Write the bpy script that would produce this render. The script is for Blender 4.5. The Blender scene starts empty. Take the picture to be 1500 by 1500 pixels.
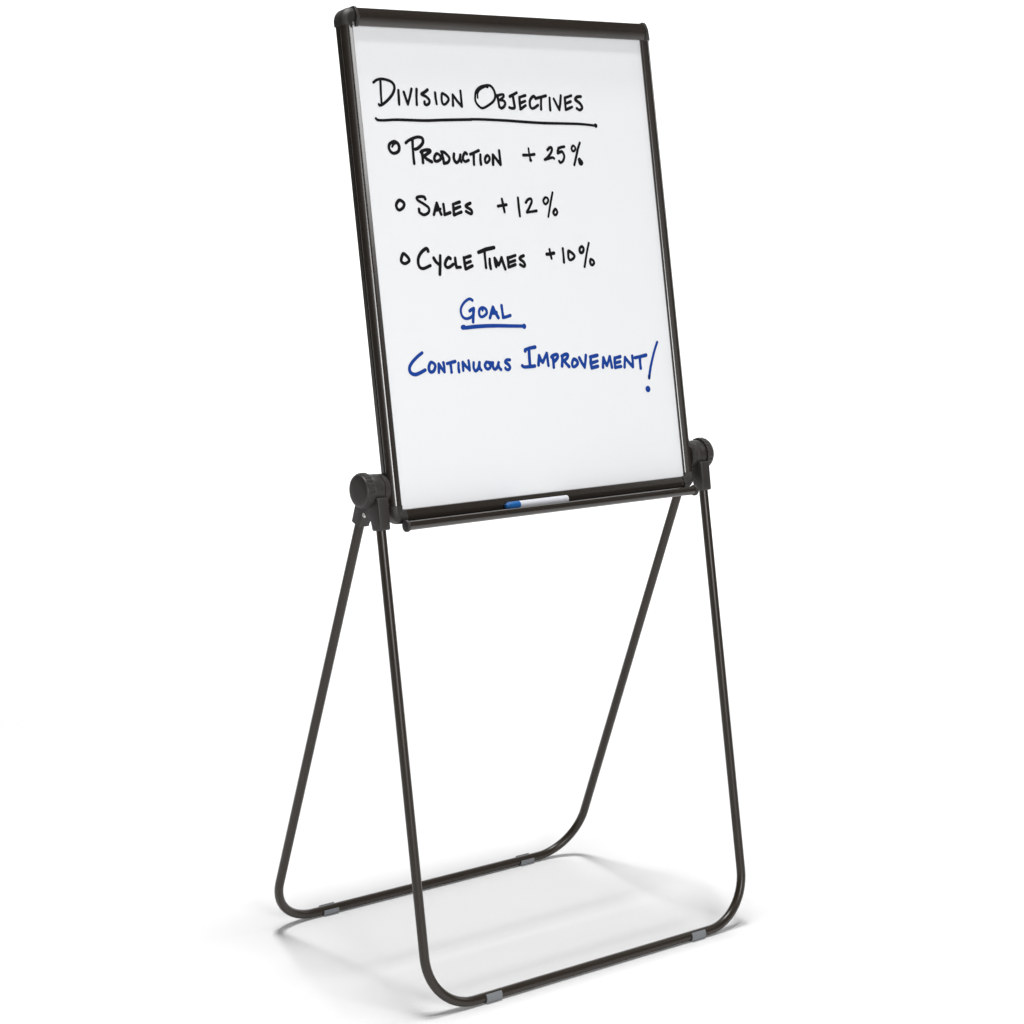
import bpy, math, random
import numpy as np
from mathutils import Vector, Matrix

C = bpy.context.scene.collection
scene = bpy.context.scene

# ------------------------------------------------------------------ camera
YAW, PITCH, ROLL = 0.6420, -0.1588, 0.0064
CAM = Vector((-2.2867, -2.7859, 1.4224))
cy, sy, cp, sp = math.cos(YAW), math.sin(YAW), math.cos(PITCH), math.sin(PITCH)
fwd = Vector((sy * cp, cy * cp, sp)); right = Vector((cy, -sy, 0.0)); up = right.cross(fwd)
cr, sr = math.cos(ROLL), math.sin(ROLL)
rx = cr * right + sr * up; ux = -sr * right + cr * up
cam_data = bpy.data.cameras.new('camera')
cam = bpy.data.objects.new('camera', cam_data); C.objects.link(cam)
cam.matrix_world = Matrix(((rx.x, ux.x, -fwd.x, CAM.x), (rx.y, ux.y, -fwd.y, CAM.y),
                           (rx.z, ux.z, -fwd.z, CAM.z), (0, 0, 0, 1)))
cam_data.sensor_width = 36.0
cam_data.lens = 36.0 * 3012.64 / 1500.0
cam_data.shift_x = (750 - 659.10) / 1500.0
cam_data.shift_y = -(750 - 708.66) / 1500.0
cam_data.clip_start = 0.05; cam_data.clip_end = 100.0
scene.camera = cam

# ------------------------------------------------------------------ world, studio lamps, exposure
world = bpy.data.worlds.new('World'); scene.world = world; world.use_nodes = True
bg = world.node_tree.nodes['Background']
bg.inputs['Color'].default_value = (1.0, 0.99, 0.97, 1); bg.inputs['Strength'].default_value = 0.025
scene.view_settings.view_transform = 'Standard'; scene.view_settings.look = 'None'
scene.view_settings.exposure = -0.05; scene.view_settings.gamma = 1.0
scene.view_settings.use_curve_mapping = False
scene.render.engine = 'CYCLES'
scene.cycles.max_bounces = 8; scene.cycles.diffuse_bounces = 5; scene.cycles.glossy_bounces = 4

HEAD = Vector((math.sin(YAW), math.cos(YAW), 0))          # level heading of the camera
SIDE = Vector((math.cos(YAW), -math.sin(YAW), 0))

def lamp(name, loc, target, power, size, size_y=None, spread=None, col=(1, 1, 1)):
    d = bpy.data.lights.new(name, 'AREA'); d.energy = power; d.color = col
    d.shape = 'DISK' if size_y is None else 'RECTANGLE'
    d.size = size
    if size_y is not None: d.size_y = size_y
    if spread is not None: d.spread = math.radians(spread)
    o = bpy.data.objects.new(name, d); C.objects.link(o)
    o.location = loc
    o.rotation_euler = (Vector(target) - Vector(loc)).to_track_quat('-Z', 'Y').to_euler()
    return o

# added overhead lamps, angled so the board's shadows tile the floor between the legs
TOP = 10.0
for slope, power, depth in ((0.146, 318.0, 0.55), (0.059, 312.0, 0.5), (-0.130, 312.0, 0.6)):
    lamp('added_overhead_lamp', (0.0, slope * TOP, TOP), (0, 0, 0), power, 2.0, depth).rotation_euler = (math.atan(-slope), 0, 0)
# low softbox in front of the board
lamp('front_softbox', (-1.25, -4.6, 1.75), (0, 0, 1.15), 121.0, 1.6, 1.6)
# tall softbox far round to the right: the long soft reflection along the left side of the frame
lamp('side_softbox', (3.6, -0.85, 2.65), (-0.3, 0.05, 1.5), 21.0, 1.2, 1.2)
# unseen strip added above the sweep to burn the background out to white
lamp('added_background_lamp', HEAD * 3.0 + Vector((0, 0, 5.2)), HEAD * 6.5 + Vector((0, 0, 1.5)), 160.0, 9.0, 0.8, 120)

# ------------------------------------------------------------------ materials
def mat(name, col, rough, spec=0.5, metal=0.0, coat=0.0, noise=0.0, scale=600.0, bump=0.0, rough_var=0.0):
    m = bpy.data.materials.new(name); m.use_nodes = True
    nt = m.node_tree; b = nt.nodes['Principled BSDF']
    b.inputs['Base Color'].default_value = (*col, 1)
    b.inputs['Roughness'].default_value = rough; b.inputs['Metallic'].default_value = metal
    b.inputs['Specular IOR Level'].default_value = spec; b.inputs['Coat Weight'].default_value = coat; b.inputs['Coat Roughness'].default_value = 0.22
    if noise or bump or rough_var:
        tc = nt.nodes.new('ShaderNodeTexCoord')
        n = nt.nodes.new('ShaderNodeTexNoise'); n.inputs['Scale'].default_value = scale
        n.inputs['Detail'].default_value = 4.0
        nt.links.new(tc.outputs['Object'], n.inputs['Vector'])
        if noise:
            mx = nt.nodes.new('ShaderNodeMix'); mx.data_type = 'RGBA'
            mx.inputs['A'].default_value = (*[c * (1 - noise) for c in col], 1)
            mx.inputs['B'].default_value = (*[min(1, c * (1 + noise)) for c in col], 1)
            nt.links.new(n.outputs['Fac'], mx.inputs['Factor'])
            nt.links.new(mx.outputs['Result'], b.inputs['Base Color'])
        if rough_var:
            mr = nt.nodes.new('ShaderNodeMapRange')
            mr.inputs['To Min'].default_value = rough - rough_var; mr.inputs['To Max'].default_value = rough + rough_var
            nt.links.new(n.outputs['Fac'], mr.inputs['Value']); nt.links.new(mr.outputs['Result'], b.inputs['Roughness'])
        if bump:
            bp = nt.nodes.new('ShaderNodeBump'); bp.inputs['Strength'].default_value = bump
            bp.inputs['Distance'].default_value = 0.0005
            nt.links.new(n.outputs['Fac'], bp.inputs['Height']); nt.links.new(bp.outputs['Normal'], b.inputs['Normal'])
    return m

M = {
 'sweep':   mat('white_sweep', (0.86, 0.86, 0.86), 0.9, spec=0.1, noise=0.006, scale=3.0),
 'board':   mat('melamine_white', (0.885, 0.895, 0.91), 0.32, spec=0.4, noise=0.008, scale=2.5, rough_var=0.05),
 'frame':   mat('bronze_anodised', (0.022, 0.0168, 0.0128), 0.27, spec=0.9, coat=0.6, noise=0.04, scale=9),
 'tube':    mat('bronze_powder_coat', (0.026, 0.0195, 0.0140), 0.32, spec=0.45, noise=0.06, scale=40, rough_var=0.03),
 'plastic': mat('charcoal_plastic', (0.029, 0.0255, 0.0235), 0.48, spec=0.45, noise=0.06, scale=150, bump=0.05),
 'cap':     mat('dark_plastic', (0.028, 0.025, 0.023), 0.52, spec=0.5, noise=0.06, scale=150, bump=0.04),
 'foot':    mat('grey_rubber', (0.20, 0.21, 0.222), 0.5, spec=0.4, noise=0.04, scale=800),
 'ink':     mat('black_ink', (0.006, 0.006, 0.007), 0.6, spec=0.12),
 'blue':    mat('blue_ink', (0.009, 0.052, 0.30), 0.6, spec=0.12),
 'mblue':   mat('blue_marker_plastic', (0.007, 0.105, 0.34), 0.35, spec=0.5, noise=0.03),
 'mwhite':  mat('white_marker_plastic', (0.60, 0.61, 0.65), 0.35, spec=0.5, noise=0.02),
 'steel':   mat('bright_steel', (0.75, 0.74, 0.72), 0.25, metal=1.0),
}

# ------------------------------------------------------------------ mesh helpers
class MB:
    def __init__(s): s.v = []; s.f = []
    def add(s, vs, fs):
        o = len(s.v); s.v += [tuple(p) for p in vs]; s.f += [tuple(i + o for i in q) for q in fs]
    def build(s, name, material, parent=None, angle=32, smooth=True, bevel=0.0):
        me = bpy.data.meshes.new(name); me.from_pydata(s.v, [], s.f); me.update()
        import bmesh
        bm = bmesh.new(); bm.from_mesh(me)
        bmesh.ops.remove_doubles(bm, verts=bm.verts, dist=1e-6)
        bmesh.ops.recalc_face_normals(bm, faces=bm.faces)
        if bevel:
            es = [e for e in bm.edges if len(e.link_faces) == 2 and e.calc_face_angle(0) > math.radians(40)]
            bmesh.ops.bevel(bm, geom=es, offset=bevel, segments=3, profile=0.5, affect='EDGES', clamp_overlap=True)
        bm.to_mesh(me); bm.free()
        if smooth:
            me.polygons.foreach_set('use_smooth', [True] * len(me.polygons))
            me.set_sharp_from_angle(angle=math.radians(angle))
        me.materials.append(material)
        o = bpy.data.objects.new(name, me); C.objects.link(o)
        if parent is not None: o.parent = parent
        return o
    def loft(s, rings, closed_ring=True, caps=True, loop=False):
        n = len(rings[0]); vs = [p for r in rings for p in r]; fs = []
        m = len(rings)
        for i in range(m if loop else m - 1):
            a = i * n; b = ((i + 1) % m) * n
            for j in range(n if closed_ring else n - 1):
                k = (j + 1) % n
                fs.append((a + j, a + k, b + k, b + j))
        if caps and not loop:
            fs.append(tuple(range(n))); fs.append(tuple((m - 1) * n + j for j in reversed(range(n))))
        s.add(vs, fs)
    def tube(s, pts, r, n=20, caps=True):
        pts = [Vector(p) for p in pts]; rings = []
        t0 = (pts[1] - pts[0]).normalized()
        nrm = t0.orthogonal().normalized()
        for i, p in enumerate(pts):
            t = ((pts[min(i + 1, len(pts) - 1)] - pts[max(i - 1, 0)])).normalized()
            nrm = (nrm - t * nrm.dot(t)).normalized(); b = t.cross(nrm)
            rr = r[i] if isinstance(r, (list, tuple)) else r
            rings.append([p + (nrm * math.cos(a) + b * math.sin(a)) * rr for a in (2 * math.pi * k / n for k in range(n))])
        s.loft(rings, caps=caps)
    def lathe_x(s, prof, cx, cyz, n=48, rfun=None):
        # prof: list of (x, r) along the X axis
        rings = []
        for x, r in prof:
            rings.append([(cx + x, cyz[0] + math.cos(a) * r * (rfun(k, x) if rfun else 1), cyz[1] + math.sin(a) * r * (rfun(k, x) if rfun else 1))
                          for k, a in enumerate(2 * math.pi * k / n for k in range(n))])
        s.loft(rings)
    def prism_x(s, poly, x0, x1):
        s.loft([[(x0, y, z) for y, z in poly], [(x1, y, z) for y, z in poly]])

def arc_path(p0, corner, p1, rad, n=14):
    p0, corner, p1 = map(Vector, (p0, corner, p1))
    d0 = (p0 - corner).normalized(); d1 = (p1 - corner).normalized()
    half = d0.angle(d1) / 2; tl = rad / math.tan(half)
    c = corner + (d0 + d1).normalized() * (rad / math.sin(half))
    a = corner + d0 * tl - c; b = corner + d1 * tl - c; tot = a.angle(b)
    out = []
    for i in range(n + 1):
        t = i / n
        out.append(c + (a * math.sin((1 - t) * tot) + b * math.sin(t * tot)) / math.sin(tot))
    return out

def smooth_loop(poly, it=2):
    for _ in range(it):
        q = []
        for i in range(len(poly)):
            a = poly[i]; b = poly[(i + 1) % len(poly)]
            q.append((a[0] * .75 + b[0] * .25, a[1] * .75 + b[1] * .25)); q.append((a[0] * .25 + b[0] * .75, a[1] * .25 + b[1] * .75))
        poly = q
    return poly

# ------------------------------------------------------------------ the white sweep
def build_sweep():
    mb = MB(); prof = []
    D, R, H = 6.5, 2.5, 6.5
    for d in (-7.0, -3.0, 0.0, 2.0, D - R): prof.append((d, 0.0))
    for k in range(1, 25):
        a = math.pi / 2 * k / 24; prof.append((D - R + R * math.sin(a), R - R * math.cos(a)))
    prof.append((D, H))
    rings = []
    for s_ in (-12.0, 12.0):
        rings.append([tuple(HEAD * d + SIDE * s_ + Vector((0, 0, z))) for d, z in prof])
    mb.loft(rings, closed_ring=False, caps=False)
    o = mb.build('backdrop', M['sweep'], angle=60)
    o['kind'] = 'structure'
    return o
build_sweep()

# ------------------------------------------------------------------ the easel
HP = 0.870                 # height of the hinge axis
TILT = 0.1816              # the board leans back
YB = 0.0156
WF = 0.367                 # half the distance between the legs
RT = 0.0083                # tube radius
easel = bpy.data.objects.new('easel', None); C.objects.link(easel)
easel['label'] = 'dark bronze folding easel holding a white marker board with handwritten goals'
easel['category'] = 'easel'

st, ct = math.sin(TILT), math.cos(TILT)
BM = Matrix(((1, 0, 0, 0), (0, st, -ct, -YB), (0, ct, st, HP), (0, 0, 0, 1)))   # (u, v, w) on the board -> world
def on_board(o, parent_is_board=False):
    if not parent_is_board: o.matrix_local = BM
    return o

UI, VB, VT = 0.321, -0.0355, 0.783      # white area
FW = 0.0225                             # width of the frame profile
# frame profile: (distance outward from the white area, height toward the viewer)
PROF = [(0.0, -0.004), (0.0001, 0.0014), (0.0006, 0.0030), (0.0016, 0.0041), (0.0035, 0.0048), (0.0060, 0.0057), (0.0085, 0.0066), (0.0110, 0.0075), (0.0128, 0.0078), (0.0145, 0.0074), (0.0160, 0.0064),
        (0.0190, 0.0046), (0.0212, 0.0022), (0.0223, -0.0006), (0.0225, -0.0024), (0.0220, -0.0042), (0.0213, -0.0062), (0.0217, -0.0066),
        (0.0225, -0.0074), (0.0226, -0.0155), (0.0216, -0.0168), (0.0, -0.0168)]

# white writing panel
mb = MB()
mb.loft([[(-UI - .002, VB - .002, w), (UI + .002, VB - .002, w), (UI + .002, VT + .002, w), (-UI - .002, VT + .002, w)] for w in (-0.012, 0.0)])
panel = on_board(mb.build('whiteboard', M['board'], easel, smooth=False))

# frame: two stiles, two rails, four rounded corner caps
frame = bpy.data.objects.new('board_frame', None); C.objects.link(frame); frame.parent = easel; frame.matrix_local = BM
for sgn in (-1, 1):
    mb = MB(); mb.loft([[(sgn * (UI + p), v, w) for p, w in PROF] for v in (VB + .002, VT - .004)])
    mb.build('frame_stile', M['frame'], frame)
for v0, sgn in ((VB, -1), (VT, 1)):
    mb = MB(); mb.loft([[(u, v0 + sgn * p, w) for p, w in PROF] for u in (-UI + .001, UI - .001)])
    mb.build('frame_rail', M['frame'], frame)
for su in (-1, 1):
    for v0, sv in ((VB, -1), (VT, 1)):
        mb = MB(); rings = []
        g = 0.0014
        pf = [(-0.0004, -0.003)] + [(max(p, 0) + (g if p > .004 else 0.0), w + g) for p, w in PROF[1:15]] + [(FW + g, -0.003), (FW + g, -0.0176), (-0.0004, -0.0176)]
        cu, cv = su * UI, v0
        rings.append([(su * (UI + p), v0 - sv * 0.007, w) for p, w in pf])
        for k in range(15):
            a = math.pi / 2 * k / 14
            rings.append([(cu + su * p * math.cos(a), cv + sv * p * math.sin(a), w) for p, w in pf])
        rings.append([(su * (UI - 0.006), v0 + sv * p, w) for p, w in pf])
        mb.loft(rings); mb.build('corner_cap', M['cap'], frame)

# clamp bar across the top, with end caps
CL = [(0.7762, 0.0040), (0.7752, 0.0046), (0.7748, 0.0062), (0.7752, 0.0074), (0.7764, 0.0082), (0.7884, 0.0136), (0.7896, 0.0137), (0.7960, 0.0117),
      (0.8020, 0.0092), (0.8052, 0.0068), (0.8066, 0.0036), (0.8070, -0.0080), (0.8061, -0.0080), (0.8061, 0.0010), (0.8050, 0.0052)]
mb = MB(); mb.loft([[(u, v, w) for v, w in CL] for u in (-0.3140, 0.3275)])
clamp = on_board(mb.build('top_clamp', M['frame'], easel, angle=26))
CAPP = [(0.7740, 0.0040), (0.7734, 0.0066), (0.7742, 0.0090), (0.7760, 0.0102), (0.7885, 0.0154), (0.7905, 0.0150), (0.7970, 0.0132), (0.8036, 0.0104), (0.8070, 0.0076),
        (0.8086, 0.0040), (0.8088, -0.0080), (0.8064, -0.0080), (0.8064, 0.0046)]
for u0, u1 in ((-0.3190, -0.3135), (0.3270, 0.3325)):
    mb = MB(); mb.loft([[(u, v, w) for v, w in CAPP] for u in (u0, u1)])
    mb.build('end_cap', M['cap'], clamp, angle=30, bevel=0.0009)

# pen tray under the board
TR = [(-0.0576, 0.0000), (-0.0576, 0.0240), (-0.0560, 0.0246), (-0.0550, 0.0262), (-0.0552, 0.0290), (-0.0566, 0.0312), (-0.0600, 0.0326), (-0.0650, 0.0326),
      (-0.0688, 0.0310), (-0.0706, 0.0282), (-0.0704, 0.0240), (-0.0600, 0.0205), (-0.0592, 0.0180), (-0.0592, -0.0100), (-0.0576, -0.0100)]
mb = MB(); mb.loft([[(u, v, w) for v, w in TR] for u in (-0.3295, 0.3195)])
tray = on_board(mb.build('pen_tray', M['frame'], easel, angle=30))
EC = [(-0.0630 + 0.0100 * math.sin(a), 0.0250 + 0.0098 * math.cos(a)) for a in (2 * math.pi * k / 28 for k in range(28))]
for u0, u1 in ((-0.3345, -0.3285), (0.3185, 0.3245)):
    mb = MB(); mb.loft([[(u, v, w) for v, w in EC] for u in (u0, u1)])
    mb.build('end_cap', M['cap'], tray, angle=40, bevel=0.0012)

# ------------------------------------------------------------------ legs
def leg(name, y_top, y_bot, sgn):
    top_l = Vector((-WF, y_top, HP)); bot_l = Vector((-WF, y_bot, 0.0090))
    top_r = Vector((WF, y_top, HP)); bot_r = Vector((WF, y_bot, 0.0090))
    tl = bot_l + (top_l - bot_l) * 0.945; trr = bot_r + (top_r - bot_r) * 0.945
    pts = [tl] + [tl.lerp(bot_l, k / 6) for k in range(1, 5)] + arc_path(tl, bot_l, bot_r, 0.094) \
        + [bot_l.lerp(bot_r, k / 8) for k in range(2, 7)] + arc_path(bot_l, bot_r, trr, 0.094) + [bot_r.lerp(trr, k / 6) for k in range(2, 6)] + [trr]
    mb = MB(); mb.tube(pts, RT, 24)
    o = mb.build(name, M['tube'], easel, angle=50)
    # grey saddle feet clipped under the rail
    for x in (-0.238, 0.238):
        mb = MB(); rings = []
        ri, ro = RT + 0.0002, RT + 0.0031
        a0, a1 = math.radians(48), math.radians(-196)      # from the outer side, under the tube, to the inner side
        sec = []
        N = 22
        for k in range(N + 1):
            a = a0 + (a1 - a0) * k / N; sec.append((math.cos(a) * ro, max(math.sin(a) * ro, -0.00895)))
        for k in range(N, -1, -1):
            a = a0 + (a1 - a0) * k / N; sec.append((math.cos(a) * ri, math.sin(a) * ri))
        for xx, g in ((x - 0.0165, 0.0), (x + 0.0165, 0.0)):
            rings.append([(xx, y_bot + sgn * py, 0.0090 + pz) for py, pz in sec])
        mb.loft(rings); mb.build('foot_clip', M['foot'], o, angle=40, bevel=0.0007)
    return o
front_leg = leg('front_leg', -0.0166, -0.1722, -1)
rear_leg = leg('rear_leg', 0.0111, 0.3291, 1)

# ------------------------------------------------------------------ hinges
def socket_poly(y_top, y_bot, hub_r, back, ow=0.0122, ot=0.0135):
    # side outline (y, z) of a leg socket: a hub round the axis, running down the leg to a square mouth
    d = Vector((y_bot - y_top, 0.009 - HP)).normalized(); n = Vector((-d.y, d.x))     # n: to +y side
    if n.x < 0: n = -n
    ax = Vector((y_top, HP)); O = Vector((0.0, HP))
    s = back                                                  # side (+1/-1 in y) on which the web flares
    L = 0.066
    mouth = ax + d * L
    pts = []
    outer = -s
    p_out_m = mouth + n * outer * ow; p_in_m = mouth + n * s * 0.0122
    p_out_t = ax + d * 0.012 + n * outer * ot
    p_in_k = ax + d * 0.040 + n * s * 0.0170
    arc = []
    a_start = math.atan2(p_out_t.y - O.y, p_out_t.x - O.x)
    for k in range(17):
        a = math.radians(-25 + 230 * k / 16)
        arc.append(O + Vector((math.cos(a), math.sin(a))) * hub_r)
    if s > 0: arc = arc                                       # runs from +y side over the top to -y side
    else: arc = arc[::-1]
    pts = arc + [p_out_t, ax + d * 0.05 + n * outer * (ow + 0.0005), p_out_m, p_in_m, ax + d * (L - 0.006) + n * s * 0.0126, p_in_k]
    return [(p.x, p.y) for p in pts]

def hinge(sgn):
    h = bpy.data.objects.new('hinge', None); C.objects.link(h); h.parent = easel
    X = lambda a: sgn * a
    def px(mb_poly, a, b, name, m, bev):
        mb = MB(); mb.prism_x(mb_poly, min(X(a), X(b)), max(X(a), X(b))); return mb.build(name, m, h, bevel=bev, angle=30)
    px(socket_poly(-0.0166, -0.1722, 0.0262, 1), 0.3550, 0.3774, 'leg_socket', M['plastic'], 0.0036)
    rear = socket_poly(0.0111, 0.3291, 0.0250, -1, 0.0098, 0.0105)
    px(rear, 0.3565, 0.3778, 'leg_socket', M['plastic'], 0.0036)
    # bracket plate fixed to the side of the board
    br = [(0.0235 * math.cos(a) - 0.001, HP - 0.001 + 0.0240 * math.sin(a)) for a in (2 * math.pi * k / 32 for k in range(32))]
    px(br, 0.3436, 0.3485, 'bracket', M['plastic'], 0.001)
    mb = MB(); mb.lathe_x([(0.0, 0.0242), (X(0.0015), 0.0256), (X(0.0082), 0.0256)], X(0.3470), (0.0, HP), 64); mb.build('hub', M['plastic'], h)
    mb = MB(); mb.lathe_x([(0.0, 0.0175), (X(0.004), 0.0175), (X(0.0042), 0.0165)], X(0.3465), (0.0, HP)); mb.build('bracket_boss', M['plastic'], h)
    # turning knob with a ribbed rim
    n = 96
    def rib(k, x): return 1.0 + (0.016 if (k % 4) < 2 else -0.016)
    k0 = MB()
    k0.lathe_x([(X(0.0), 0.0285), (X(0.0012), 0.0295), (X(0.0105), 0.0295), (X(0.012), 0.0285)], X(0.3776), (0.0, HP), n, rfun=rib)
    knob = k0.build('knob', M['plastic'], h, angle=20)
    k1 = MB(); k1.lathe_x([(X(0.0), 0.0278), (X(0.0030), 0.0276), (X(0.0046), 0.0262), (X(0.0056), 0.0225), (X(0.0060), 0.012), (X(0.0061), 0.002)], X(0.3894), (0.0, HP), 64)
    k1.build('knob_cover', M['plastic'], knob, angle=40)
    # rivet in the rear socket
    cyz = (0.0050, HP - 0.0425)
    mb = MB(); mb.lathe_x([(0.0, 0.0042), (X(0.0014), 0.0042), (X(0.0020), 0.0036), (X(0.0020), 0.0024), (X(0.0004), 0.0020), (X(0.0003), 0.0004)], X(0.3775), cyz, 24)
    mb.build('screw', M['steel'], h)
    return h
hinge(-1); hinge(1)

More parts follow.
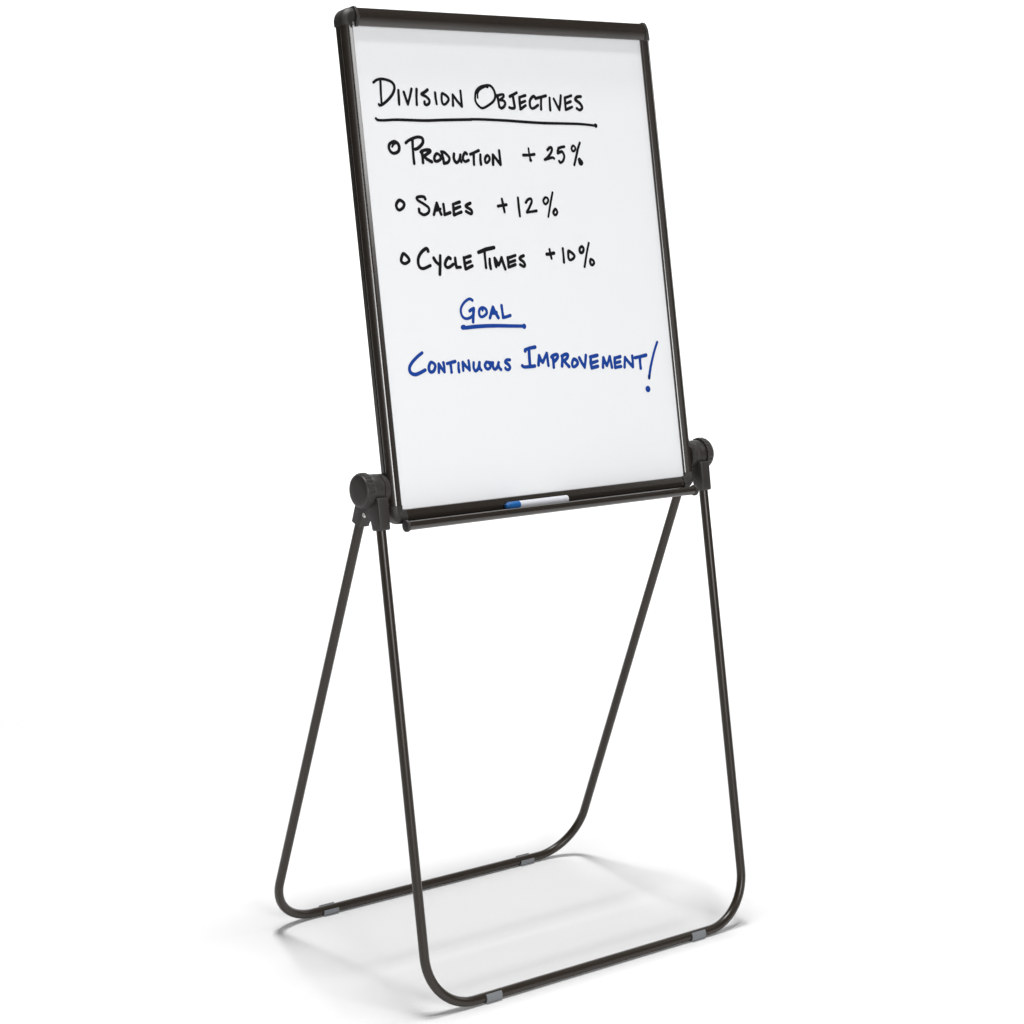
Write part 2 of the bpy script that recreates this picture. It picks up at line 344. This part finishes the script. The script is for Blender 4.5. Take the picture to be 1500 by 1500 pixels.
# ------------------------------------------------------------------ handwriting
INK = {
 'heading': [
  ('p',2.76,[(-274.4,686.9),(-276.1,666.1),(-277.0,645.3)]),
  ('c',3.0,[(-289.2,682.0),(-282.5,686.2),(-273.0,688.3),(-262.2,687.2),(-252.5,684.0),(-247.6,678.5),(-247.9,670.9),(-253.6,661.8),(-264.0,652.5),(-275.0,645.4),(-281.1,643.6),(-282.6,645.2)]),
  ('p',3.12,[(-239.5,670.0),(-240.8,646.1)]),
  ('p',3.12,[(-228.6,667.2),(-222.7,646.4),(-216.3,660.5),(-211.9,672.9)]),
  ('p',3.12,[(-201.1,672.7),(-203.1,659.4),(-203.9,646.1)]),
  ('c',3.24,[(-178.3,672.3),(-183.4,668.9),(-191.2,665.0),(-190.2,663.3),(-182.8,660.5),(-176.9,655.0),(-177.6,649.4),(-183.2,646.2),(-187.0,647.8),(-187.0,651.6)]),
  ('p',3.0,[(-162.7,667.7),(-162.6,657.4),(-161.7,648.3)]),
  ('c',3.0,[(-148.1,666.2),(-142.1,664.7),(-136.5,660.5),(-135.3,655.9),(-140.5,650.1),(-146.0,647.6),(-149.3,650.0),(-150.0,657.7),(-148.1,666.2)]),
  ('p',3.0,[(-126.9,646.2),(-126.1,655.4),(-125.4,665.0)]),
  ('p',3.0,[(-124.9,664.6),(-117.0,654.2),(-108.4,645.1)]),
  ('p',3.0,[(-107.9,645.1),(-107.8,660.0),(-107.7,672.1)]),
  ('c',3.0,[(-291.7,621.3),(-288.3,618.9),(-276.7,618.4),(-251.2,619.8),(-222.3,619.6),(-187.9,619.3),(-153.0,620.7),(-117.6,621.8),(-90.8,622.5)]),
  ('c',2.93,[(-90.8,623.0),(-60.8,623.0),(-10.4,621.8),(30.4,620.0),(71.8,618.7),(113.9,618.5),(156.6,618.1),(192.0,615.7)]),
  ('p',4.53,[(192.3,616.1),(193.1,615.6)]),
  ('c',2.8,[(-50.1,683.0),(-40.2,682.1),(-34.0,675.0),(-32.2,665.5),(-36.4,656.6),(-47.4,649.2),(-62.3,643.0),(-70.9,646.4),(-76.8,654.2),(-76.7,662.9),(-73.5,672.5),(-63.6,679.9),(-50.1,683.0)]),
  ('c',2.27,[(-71.6,660.7),(-70.6,668.6),(-65.2,675.1),(-53.5,680.5),(-47.1,679.8)]),
  ('c',2.67,[(-72.5,669.4),(-67.2,675.1),(-57.4,680.9)]),
  ('p',3.2,[(-27.5,665.9),(-26.6,657.6),(-25.6,646.4)]),
  ('c',3.07,[(-29.8,664.3),(-20.8,667.3),(-14.3,667.8),(-13.5,664.6),(-17.6,661.0),(-22.5,658.0),(-15.1,657.1),(-11.6,652.3),(-15.0,646.6),(-20.9,643.6),(-25.3,645.6)]),
  ('p',3.33,[(0.2,664.6),(16.5,671.7)]),
  ('c',3.33,[(7.2,666.4),(8.2,655.1),(8.6,645.5),(2.6,643.7),(-3.3,645.2)]),
  ('p',3.2,[(21.6,663.5),(21.1,652.2),(21.3,642.5)]),
  ('p',3.2,[(21.6,663.5),(35.5,667.3)]),
  ('p',3.2,[(22.7,653.5),(34.2,657.3)]),
  ('p',3.2,[(22.0,642.8),(34.2,649.5)]),
  ('c',3.33,[(57.9,663.9),(53.4,666.1),(45.9,659.9),(43.9,652.6),(45.2,646.2),(51.2,644.6),(62.4,650.5)]),
  ('p',3.47,[(58.3,662.3),(82.4,667.7)]),
  ('p',3.2,[(71.4,663.7),(69.6,653.1),(68.7,643.3)]),
  ('p',3.2,[(90.8,664.1),(89.8,651.9),(89.6,642.1)]),
  ('p',3.2,[(100.3,662.7),(105.6,652.2),(110.8,643.3),(114.6,655.6),(117.4,668.8)]),
  ('p',3.2,[(126.4,664.9),(125.9,652.6),(125.7,643.6)]),
  ('p',3.2,[(126.4,664.9),(141.9,669.3)]),
  ('p',3.2,[(127.2,654.6),(139.5,658.6)]),
  ('p',3.2,[(126.2,643.6),(141.4,648.8)]),
  ('c',3.47,[(164.3,668.2),(155.6,667.2),(150.6,662.1),(159.6,656.5),(164.7,650.0),(163.5,645.9),(157.9,643.6),(152.2,646.5)]),
 ],
 'production': [
  ('c',3.47,[(-260.5,582.7),(-269.5,578.0),(-271.0,570.3),(-266.5,564.2),(-260.1,563.0),(-252.1,566.6),(-249.8,574.3),(-253.2,580.4),(-260.5,582.7)]),
  ('c',2.67,[(-255.0,580.9),(-261.0,578.1),(-264.3,574.2)]),
  ('p',3.33,[(-220.7,586.1),(-221.7,572.2),(-222.1,556.7),(-222.0,545.8)]),
  ('c',3.47,[(-235.3,580.6),(-228.0,585.3),(-214.1,590.1),(-204.5,590.7),(-199.1,587.9),(-199.5,581.7),(-204.4,576.2),(-211.7,571.5),(-217.0,569.9)]),
  ('p',3.6,[(-203.7,566.9),(-203.0,556.8),(-203.3,547.1)]),
  ('c',3.6,[(-205.8,565.3),(-197.7,568.5),(-188.0,569.0),(-186.0,566.5),(-192.7,562.3),(-200.5,558.3)]),
  ('p',3.6,[(-200.5,558.3),(-193.9,552.9),(-184.8,548.7)]),
  ('c',3.33,[(-172.4,562.8),(-178.0,556.9),(-177.8,550.6),(-172.1,549.9),(-165.2,553.8),(-165.7,559.3),(-172.4,562.8)]),
  ('p',3.33,[(-161.5,564.8),(-159.8,555.4),(-159.0,546.0)]),
  ('c',3.33,[(-162.3,566.0),(-155.7,564.8),(-147.8,557.8),(-146.4,553.1),(-151.0,547.6),(-158.4,546.0)]),
  ('c',3.33,[(-135.5,562.6),(-136.9,555.5),(-134.6,549.2),(-130.5,547.6),(-124.9,553.2),(-121.9,561.1)]),
  ('p',3.33,[(-122.4,560.3),(-123.5,553.2),(-121.5,548.9)]),
  ('c',3.33,[(-107.9,562.7),(-111.6,564.7),(-116.3,558.7),(-117.0,553.2),(-112.6,549.3),(-105.3,551.7)]),
  ('p',3.33,[(-100.1,562.0),(-90.7,565.2),(-81.3,568.7)]),
  ('p',3.33,[(-92.9,563.3),(-93.7,554.1),(-94.4,544.3)]),
  ('p',3.33,[(-78.3,561.3),(-79.4,552.5),(-79.0,544.6)]),
  ('c',3.2,[(-63.4,560.2),(-68.4,555.8),(-69.2,549.4),(-66.0,547.3),(-59.8,551.8),(-59.3,557.4),(-63.4,560.2)]),
  ('p',3.47,[(-52.4,544.3),(-51.7,552.6),(-50.8,561.4)]),
  ('p',3.47,[(-50.8,561.4),(-43.2,552.7),(-36.2,544.4)]),
  ('p',3.47,[(-35.9,544.7),(-35.9,557.5),(-36.1,568.7)]),
  ('p',3.36,[(17.4,561.1),(30.2,561.2),(42.6,562.7)]),
  ('p',2.56,[(30.5,573.1),(30.9,562.2),(32.8,553.0)]),
  ('p',3.68,[(32.6,553.0),(33.1,552.0)]),
  ('c',3.2,[(73.7,570.7),(78.2,574.3),(82.7,575.1),(84.1,571.2),(80.0,564.4),(72.2,557.5),(65.4,553.4)]),
  ('c',3.2,[(65.4,553.4),(77.0,556.0),(83.5,557.0),(87.1,555.6)]),
  ('p',3.36,[(113.4,576.8),(106.2,575.8),(99.6,573.8),(97.7,569.4),(97.0,565.2)]),
  ('c',3.2,[(96.9,564.9),(101.2,566.4),(106.5,567.9),(110.3,563.5),(110.8,557.7),(106.7,550.8),(100.7,548.0),(98.1,550.7)]),
  ('c',2.72,[(134.7,579.0),(130.7,575.5),(130.5,571.0),(133.4,568.8),(137.5,570.6),(139.1,575.1),(134.7,579.0)]),
  ('p',3.04,[(150.9,584.3),(145.0,573.6),(138.2,556.8),(132.7,543.9)]),
  ('p',2.4,[(146.1,555.8),(145.6,551.9)]),
  ('p',4.96,[(146.2,552.9),(146.9,549.1)]),
  ('p',6.4,[(147.8,548.9),(148.9,548.1)]),
 ],
 'sales': [
  ('c',3.47,[(-260.3,483.5),(-267.4,477.5),(-267.5,470.5),(-262.4,466.9),(-254.0,471.4),(-251.8,478.4),(-260.3,483.5)]),
  ('c',3.29,[(-206.5,485.1),(-208.6,488.5),(-215.9,489.4),(-223.5,487.8),(-222.4,483.2),(-211.2,477.0),(-202.1,470.9),(-200.8,464.8),(-205.9,459.8),(-213.6,458.3),(-221.0,462.4),(-221.8,468.0)]),
  ('p',3.47,[(-191.7,458.0),(-187.4,467.7),(-183.1,477.8)]),
  ('p',3.47,[(-183.1,477.8),(-179.9,467.6),(-176.0,458.4)]),
  ('p',3.47,[(-187.7,465.6),(-176.9,467.6)]),
  ('p',3.47,[(-169.3,475.6),(-168.8,465.4),(-169.1,457.7),(-156.7,461.2)]),
  ('p',3.47,[(-148.6,475.4),(-148.6,465.2),(-148.9,457.1)]),
  ('p',3.47,[(-148.6,475.4),(-134.1,479.4)]),
  ('p',3.47,[(-147.1,467.2),(-133.8,471.2)]),
  ('p',3.47,[(-148.4,457.0),(-132.4,462.0)]),
  ('c',3.47,[(-111.3,477.1),(-119.4,474.1),(-121.0,471.1),(-111.4,465.8),(-109.5,461.1),(-112.9,458.7),(-122.1,462.9)]),
  ('p',3.47,[(-50.9,471.4),(-32.2,473.7)]),
  ('p',3.12,[(-40.9,483.8),(-39.0,472.3),(-37.8,460.9)]),
  ('p',3.12,[(-4.7,485.6),(-4.8,469.9),(-4.3,453.2)]),
  ('c',3.12,[(12.1,477.1),(16.8,481.9),(23.8,483.9),(25.8,479.1),(20.7,470.7),(12.6,460.3)]),
  ('p',3.12,[(12.6,459.9),(23.4,460.8),(34.4,462.2)]),
  ('c',2.77,[(57.8,485.8),(52.6,481.0),(53.8,475.7),(57.6,473.9),(63.1,478.8),(63.0,484.0),(57.8,485.8)]),
  ('p',2.77,[(75.3,494.5),(69.0,477.7),(60.1,451.3)]),
  ('c',3.12,[(78.3,464.9),(72.9,459.6),(74.2,455.2),(78.3,454.7),(81.7,459.5),(78.3,464.9)]),
 ],
 'cycle': [
  ('c',3.5,[(-264.0,392.8),(-268.8,385.6),(-269.0,379.2),(-262.5,376.1),(-254.1,379.6),(-253.2,383.6),(-257.9,389.4),(-264.0,392.8)]),
  ('c',3.64,[(-211.7,396.0),(-212.7,399.3),(-216.6,400.2),(-226.3,394.3),(-233.5,384.8),(-234.8,375.0),(-231.6,368.4),(-223.8,366.9),(-210.1,371.4)]),
  ('c',3.64,[(-201.5,384.0),(-197.3,377.3),(-190.8,372.2)]),
  ('p',3.64,[(-187.2,387.7),(-189.2,372.2),(-191.9,355.9)]),
  ('c',3.64,[(-166.1,382.3),(-170.0,384.0),(-175.7,379.2),(-178.7,371.9),(-175.2,367.2),(-169.0,368.0),(-161.3,372.3)]),
  ('p',3.5,[(-155.8,382.8),(-156.0,372.9),(-154.8,366.6),(-146.1,366.9)]),
  ('p',3.5,[(-137.2,383.2),(-136.5,372.4),(-135.6,363.3)]),
  ('p',3.5,[(-137.3,382.4),(-122.4,385.7)]),
  ('p',3.5,[(-135.9,372.7),(-123.6,376.2)]),
  ('p',3.5,[(-135.0,363.3),(-120.4,368.7)]),
  ('p',4.2,[(-104.0,391.5),(-86.6,396.5),(-69.4,399.1)]),
  ('p',3.36,[(-90.8,396.2),(-91.1,381.2),(-91.1,364.6)]),
  ('p',3.5,[(-81.4,379.3),(-81.9,371.0),(-80.9,362.6)]),
  ('p',3.5,[(-68.5,365.6),(-69.7,372.3),(-70.2,379.9)]),
  ('p',3.5,[(-70.1,380.4),(-65.4,373.1),(-62.9,368.0),(-58.2,374.6),(-54.8,381.2)]),
  ('p',3.5,[(-54.8,381.2),(-52.0,370.2),(-48.9,360.9)]),
  ('p',3.5,[(-41.0,380.8),(-40.9,373.3),(-41.1,364.0)]),
  ('p',3.5,[(-41.1,380.0),(-23.5,384.3)]),
  ('p',3.5,[(-40.0,371.9),(-25.3,375.4)]),
  ('p',3.5,[(-40.4,364.0),(-25.6,368.2)]),
  ('c',3.5,[(-5.3,383.3),(-12.1,381.0),(-14.2,377.6),(-6.7,372.4),(-4.2,366.9),(-7.3,364.3),(-14.9,367.9)]),
  ('p',3.87,[(47.7,384.7),(55.9,384.9),(64.3,386.3)]),
  ('p',2.93,[(55.1,393.3),(56.0,385.3),(57.8,376.7)]),
  ('p',3.2,[(86.0,394.0),(86.0,383.0),(85.7,369.3)]),
  ('c',3.33,[(98.7,389.2),(104.7,386.6),(110.5,382.0),(111.1,378.7),(107.4,375.1),(100.8,373.0),(97.5,376.2),(97.3,382.7),(98.7,389.2)]),
  ('c',3.33,[(130.1,396.7),(125.6,393.1),(125.0,388.2),(127.5,385.4),(132.0,386.8),(134.5,391.7),(133.1,395.4),(130.1,396.7)]),
  ('p',2.93,[(148.1,402.5),(144.1,393.1),(139.0,379.2),(132.7,360.1)]),
  ('c',3.2,[(149.0,373.1),(146.8,368.3),(148.3,363.8),(152.0,362.8),(156.0,366.4),(154.1,371.0),(149.0,373.1)]),
 ],
 'goal': [
  ('c',3.12,[(-128.1,308.9),(-132.0,311.3),(-137.9,310.7),(-147.6,304.7),(-154.5,295.8),(-155.0,286.6),(-150.8,279.8),(-143.4,277.8),(-135.4,279.7),(-130.9,282.6)]),
  ('p',3.64,[(-136.3,290.8),(-132.5,292.9),(-127.1,294.7),(-128.9,285.6),(-131.3,271.5)]),
  ('c',3.29,[(-110.3,295.1),(-115.3,291.2),(-116.2,284.0),(-112.9,279.8),(-107.0,280.5),(-99.9,285.4),(-100.4,291.6),(-105.1,294.9),(-110.3,295.1)]),
  ('p',2.95,[(-109.0,295.0),(-108.2,290.9)]),
  ('p',3.64,[(-93.8,276.9),(-89.4,286.0),(-84.9,295.6)]),
  ('p',3.81,[(-84.9,295.6),(-81.5,286.7),(-75.2,276.6)]),
  ('p',3.99,[(-89.5,285.0),(-78.8,285.6)]),
  ('p',3.47,[(-86.9,290.0),(-84.1,288.9)]),
  ('p',3.47,[(-65.7,297.5),(-65.1,287.1),(-64.6,277.2)]),
  ('c',3.64,[(-64.7,276.7),(-57.8,277.3),(-48.6,279.4)]),
  ('c',3.99,[(-153.6,262.6),(-147.9,262.3),(-129.8,263.2),(-104.0,263.4),(-78.1,262.6),(-52.0,261.1),(-20.6,259.4)]),
  ('p',5.03,[(-154.8,263.1),(-151.8,263.8)]),
  ('p',5.37,[(-20.6,259.4),(-20.0,259.0)]),
 ],
 'improvement': [
  ('c',3.72,[(-246.1,224.0),(-256.2,218.3),(-268.4,209.2),(-275.1,200.6),(-273.9,192.2),(-265.1,188.2),(-254.6,190.4),(-243.4,194.6)]),
  ('c',3.48,[(-229.3,207.1),(-234.4,201.1),(-234.9,194.1),(-231.4,190.4),(-225.5,192.2),(-221.5,199.0),(-222.8,203.9),(-229.3,207.1)]),
  ('p',3.36,[(-215.2,188.8),(-214.3,195.7),(-213.7,203.4)]),
  ('p',3.36,[(-213.7,203.4),(-208.3,195.4),(-203.8,189.3)]),
  ('p',3.36,[(-203.3,189.2),(-202.7,197.9),(-203.6,205.0)]),
  ('p',3.6,[(-196.0,202.9),(-178.5,205.7)]),
  ('p',3.48,[(-188.6,203.4),(-188.4,194.3),(-188.3,187.8)]),
  ('p',3.36,[(-171.6,202.5),(-172.7,193.4),(-172.2,187.4)]),
  ('p',3.36,[(-163.0,189.3),(-162.6,197.1),(-162.3,203.4)]),
  ('p',3.36,[(-161.8,202.7),(-156.5,196.0),(-149.4,189.5)]),
  ('p',3.36,[(-149.4,189.2),(-149.2,197.7),(-149.6,205.5)]),
  ('c',3.48,[(-139.0,201.4),(-140.1,193.0),(-137.3,187.1),(-131.6,189.6),(-127.7,196.5),(-126.6,201.0)]),
  ('p',3.36,[(-127.7,196.5),(-126.7,190.1),(-123.9,187.4)]),
  ('c',3.36,[(-110.5,201.0),(-115.1,195.8),(-113.6,190.8),(-109.4,188.7),(-104.0,191.6),(-103.9,196.6),(-110.5,201.0)]),
  ('p',3.12,[(-107.8,200.8),(-97.3,198.8)]),
  ('c',3.36,[(-97.2,199.4),(-98.1,192.0),(-95.1,187.6),(-89.4,190.1),(-84.6,198.7)]),
  ('p',3.36,[(-85.6,194.2),(-84.1,189.1),(-81.2,186.3)]),
  ('c',3.48,[(-59.7,202.1),(-66.4,202.0),(-69.8,198.3),(-63.5,193.7),(-60.9,188.5),(-64.6,185.1),(-69.6,186.1),(-71.1,188.4)]),
  ('p',4.0,[(-23.4,215.8),(-23.1,217.7),(-12.9,220.1),(-0.4,221.4)]),
  ('p',3.84,[(-14.3,219.2),(-15.5,203.8),(-15.8,188.4)]),
  ('c',3.84,[(-33.3,190.3),(-29.0,187.8),(-17.2,187.7),(-5.2,188.2)]),
  ('p',3.68,[(3.4,189.2),(5.3,198.8),(6.7,205.5)]),
  ('p',3.68,[(6.8,206.1),(10.2,197.6),(13.4,193.5),(19.5,201.9),(24.4,209.1)]),
  ('p',3.68,[(24.6,209.0),(25.3,198.7),(25.8,187.4)]),
  ('p',3.84,[(37.2,203.9),(38.1,195.1),(37.6,183.4)]),
  ('c',4.0,[(35.0,202.1),(41.2,205.2),(48.0,205.7),(49.0,201.3),(43.8,196.1),(38.9,193.5)]),
  ('p',3.84,[(59.8,202.7),(58.6,194.0),(56.9,184.7)]),
  ('c',3.84,[(58.4,202.4),(67.7,205.2),(72.5,203.6),(70.1,198.2),(62.9,193.7)]),
  ('p',3.84,[(62.8,193.4),(67.9,187.6),(72.9,182.8)]),
  ('c',3.68,[(85.5,195.5),(80.8,188.8),(81.3,182.9),(86.3,182.1),(93.2,186.6),(92.2,192.1),(85.5,195.5)]),
  ('p',3.68,[(98.5,197.3),(103.6,187.6),(109.0,179.4),(112.3,191.1),(114.4,200.8)]),
  ('p',3.84,[(125.5,197.2),(124.1,186.5),(125.4,176.9)]),
  ('p',4.0,[(124.2,197.3),(141.3,199.4)]),
  ('p',3.68,[(128.0,186.6),(140.5,189.1)]),
  ('p',4.0,[(125.4,177.3),(140.0,179.6)]),
  ('p',3.68,[(151.9,177.0),(153.2,184.9),(155.1,193.7)]),
  ('p',3.68,[(155.2,194.3),(158.9,184.5),(161.6,179.4),(166.7,188.1),(170.3,195.5)]),
  ('p',3.68,[(170.8,195.4),(172.1,185.8),(173.4,175.8)]),
  ('p',3.84,[(182.2,192.2),(181.0,183.3),(181.2,175.3)]),
  ('p',3.84,[(182.2,192.2),(195.6,194.1)]),
  ('p',3.52,[(183.1,183.2),(194.4,185.0)]),
  ('p',3.84,[(181.2,175.0),(195.3,176.2)]),
  ('p',3.68,[(203.6,174.5),(205.4,184.0),(207.2,191.9)]),
  ('p',3.68,[(207.2,191.5),(215.2,182.4),(223.0,174.6)]),
  ('p',3.68,[(223.7,174.0),(224.9,184.9),(224.7,193.6)]),
  ('p',4.0,[(231.0,190.2),(245.9,191.8),(258.5,193.6)]),
  ('p',3.84,[(243.1,191.0),(242.2,180.0),(242.5,170.3)]),
  ('c',3.36,[(289.1,215.9),(279.1,198.2),(267.5,172.5),(260.7,151.7)]),
  ('p',3.84,[(261.3,154.7),(260.6,151.3)]),
  ('p',6.72,[(254.7,131.5),(255.2,130.9)]),
 ],
}

def catmull(pts, sub=8):
    closed = (abs(pts[0][0] - pts[-1][0]) + abs(pts[0][1] - pts[-1][1])) < 1e-6
    P = [np.array(p, float) for p in pts]
    if closed: P = P[:-1]; n = len(P); get = lambda i: P[i % n]; rng = range(n)
    else: n = len(P); get = lambda i: P[min(max(i, 0), n - 1)] if 0 <= i < n else (2 * P[0] - P[1] if i < 0 else 2 * P[-1] - P[-2]); rng = range(n - 1)
    out = []
    for i in rng:
        a, b, c, d = get(i - 1), get(i), get(i + 1), get(i + 2)
        for k in range(sub):
            t = k / sub
            out.append(0.5 * ((2 * b) + (c - a) * t + (2 * a - 5 * b + 4 * c - d) * t * t + (3 * b - a - 3 * c + d) * t ** 3))
    out.append(P[0] if closed else P[-1])
    return out

PEN = 1.68          # millimetres of pen width per traced unit
def ink_mesh(name, strokes, material, label, cell=0.55):
    rnd = random.Random(len(strokes) * 7 + len(label))
    segs = []
    for fl, w, pts in strokes:
        q = catmull(pts) if (fl == 'c' and len(pts) > 2) else [np.array(p, float) for p in pts]
        r = w * PEN / 2
        if fl == 'p':                       # a faint hand wobble and pressure change on straight strokes
            qq = []
            for a, b in zip(q[:-1], q[1:]):
                for k in range(4): qq.append(a + (b - a) * k / 4)
            q = qq + [q[-1]]
        m = len(q)
        ph = rnd.uniform(0, 6.28)
        for i in range(m - 1):
            segs.append((q[i], q[i + 1], r * (1 + 0.06 * math.sin(ph + 5.0 * i / m)), r * (1 + 0.06 * math.sin(ph + 5.0 * (i + 1) / m))))
    allp = np.array([s_[0] for s_ in segs] + [s_[1] for s_ in segs])
    lo = allp.min(0) - 8; hi = allp.max(0) + 8
    nx, ny = (np.ceil((hi - lo) / cell).astype(int) + 1)
    D = np.full((nx, ny), 9.0); mg = 7.0
    for a, b, r0, r1 in segs:
        l = np.floor((np.minimum(a, b) - mg - lo) / cell).astype(int); h_ = np.ceil((np.maximum(a, b) + mg - lo) / cell).astype(int) + 1
        l = np.maximum(l, 0); h_ = np.minimum(h_, [nx, ny])
        gx = lo[0] + np.arange(l[0], h_[0]) * cell; gy = lo[1] + np.arange(l[1], h_[1]) * cell
        X, Y = np.meshgrid(gx, gy, indexing='ij')
        d = b - a; L2 = max(float(d @ d), 1e-9)
        t = np.clip(((X - a[0]) * d[0] + (Y - a[1]) * d[1]) / L2, 0, 1)
        dist = np.hypot(X - a[0] - t * d[0], Y - a[1] - t * d[1]) - (r0 + (r1 - r0) * t)
        sub = D[l[0]:h_[0], l[1]:h_[1]]; np.minimum(sub, dist, out=sub)
    ins = D < 0
    verts = []; vid = {}; faces = []
    def vert(key, x, y):
        if key not in vid:
            vid[key] = len(verts); verts.append(((lo[0] + x * cell) / 1000, (lo[1] + y * cell) / 1000, 0.00035))
        return vid[key]
    cnt = ins[:-1, :-1].astype(int) + ins[1:, :-1] + ins[1:, 1:] + ins[:-1, 1:]
    for i, j in np.argwhere(cnt > 0):
        cs = [(i, j), (i + 1, j), (i + 1, j + 1), (i, j + 1)]; poly = []
        for k in range(4):
            a = cs[k]; b = cs[(k + 1) % 4]; da = D[a]; db = D[b]
            if da < 0: poly.append(vert(a, *a))
            if (da < 0) != (db < 0):
                t = da / (da - db); key = (min(a, b), max(a, b))
                poly.append(vert(key, a[0] + (b[0] - a[0]) * t, a[1] + (b[1] - a[1]) * t))
        if len(poly) >= 3: faces.append(poly)
    me = bpy.data.meshes.new(name); me.from_pydata(verts, [], faces); me.update(); me.materials.append(material)
    o = bpy.data.objects.new(name, me); C.objects.link(o); o.parent = panel
    o['label'] = label
    return o
def extent(s_): return min(p[0] for p in s_[2]), max(p[0] for p in s_[2])
WRITING = {   # line: [(name, label, from u, to u)], in millimetres along the board
 'heading': [('handwritten_word', 'black handwritten word Division', -400, -90), ('handwritten_word', 'black handwritten word Objectives', -90, 180)],
 'production': [('bullet_mark', 'small black ring before Production', -400, -243), ('handwritten_word', 'black handwritten word Production', -243, 0),
                ('handwritten_figure', 'black plus sign before 25%', 0, 55), ('handwritten_figure', 'black handwritten figure 25%', 55, 400)],
 'sales': [('bullet_mark', 'small black ring before Sales', -400, -240), ('handwritten_word', 'black handwritten word Sales', -240, -80),
           ('handwritten_figure', 'black plus sign before 12%', -80, -20), ('handwritten_figure', 'black handwritten figure 12%', -20, 400)],
 'cycle': [('bullet_mark', 'small black ring before Cycle', -400, -245), ('handwritten_word', 'black handwritten word Cycle', -245, -112), ('handwritten_word', 'black handwritten word Times', -112, 20),
           ('handwritten_figure', 'black plus sign before 10%', 20, 75), ('handwritten_figure', 'black handwritten figure 10%', 75, 400)],
 'goal': [('handwritten_word', 'blue handwritten word Goal', -400, 0)],
 'improvement': [('handwritten_word', 'blue handwritten word Continuous', -400, -47), ('handwritten_word', 'blue handwritten word Improvement', -47, 262),
                 ('exclamation_mark', 'tall blue exclamation mark', 262, 400)],
}
for key, groups in WRITING.items():
    m = M['blue'] if key in ('goal', 'improvement') else M['ink']
    rest = list(INK[key])
    if key in ('heading', 'goal'):
        lines = [s_ for s_ in rest if extent(s_)[1] - extent(s_)[0] > 100]
        ends = [s_ for s_ in rest if s_ not in lines and extent(s_)[1] - extent(s_)[0] < 5 and min(abs(extent(s_)[0] - e) for l in lines for e in extent(l)) < 6
                and min(abs(s_[2][0][1] - p[1]) for l in lines for p in l[2]) < 6]
        rest = [s_ for s_ in rest if s_ not in lines and s_ not in ends]
        ink_mesh('underline', lines + ends, m, ('black' if key == 'heading' else 'blue') + ' line drawn under the words')
    for name, lab, a, b_ in groups:
        ink_mesh(name, [s_ for s_ in rest if a <= sum(extent(s_)) / 2 < b_], m, lab)

# ------------------------------------------------------------------ the marker lying in the tray
marker = bpy.data.objects.new('marker_pen', None); C.objects.link(marker)
marker['label'] = 'white marker pen with a blue cap lying in the tray of the easel'
marker['category'] = 'marker'
MR = 0.0064
marker.matrix_world = BM @ Matrix.Translation((-0.1195, -0.0576 + MR + 0.0009, 0.0158))
mb = MB(); mb.lathe_x([(0.0355, 0.0058), (0.0357, MR - 0.0004), (0.0363, MR), (0.140, MR), (0.1430, MR), (0.1438, MR - 0.0006), (0.1440, 0.004)], 0, (0, 0), 32)
mb.build('barrel', M['mwhite'], marker)
mb = MB()
mb.lathe_x([(0.0060, 0.0030), (0.0066, 0.0038), (0.0092, 0.0044), (0.0098, 0.0046), (0.0102, MR - 0.0005), (0.0110, MR), (0.0348, MR + 0.0002), (0.0354, MR - 0.0002), (0.0354, 0.003)], 0, (0, 0), 48,
           rfun=lambda k, x: 1.0 + (0.02 if k % 4 < 2 and 0.0104 < x < 0.03 else 0.0))
mb.loft([[(x, y, z) for y, z in ((-0.0016, MR - 0.0005), (0.0016, MR - 0.0005), (0.0016, MR + 0.0013), (-0.0016, MR + 0.0013))] for x in (0.012, 0.030)])
mb.build('cap', M['mblue'], marker)
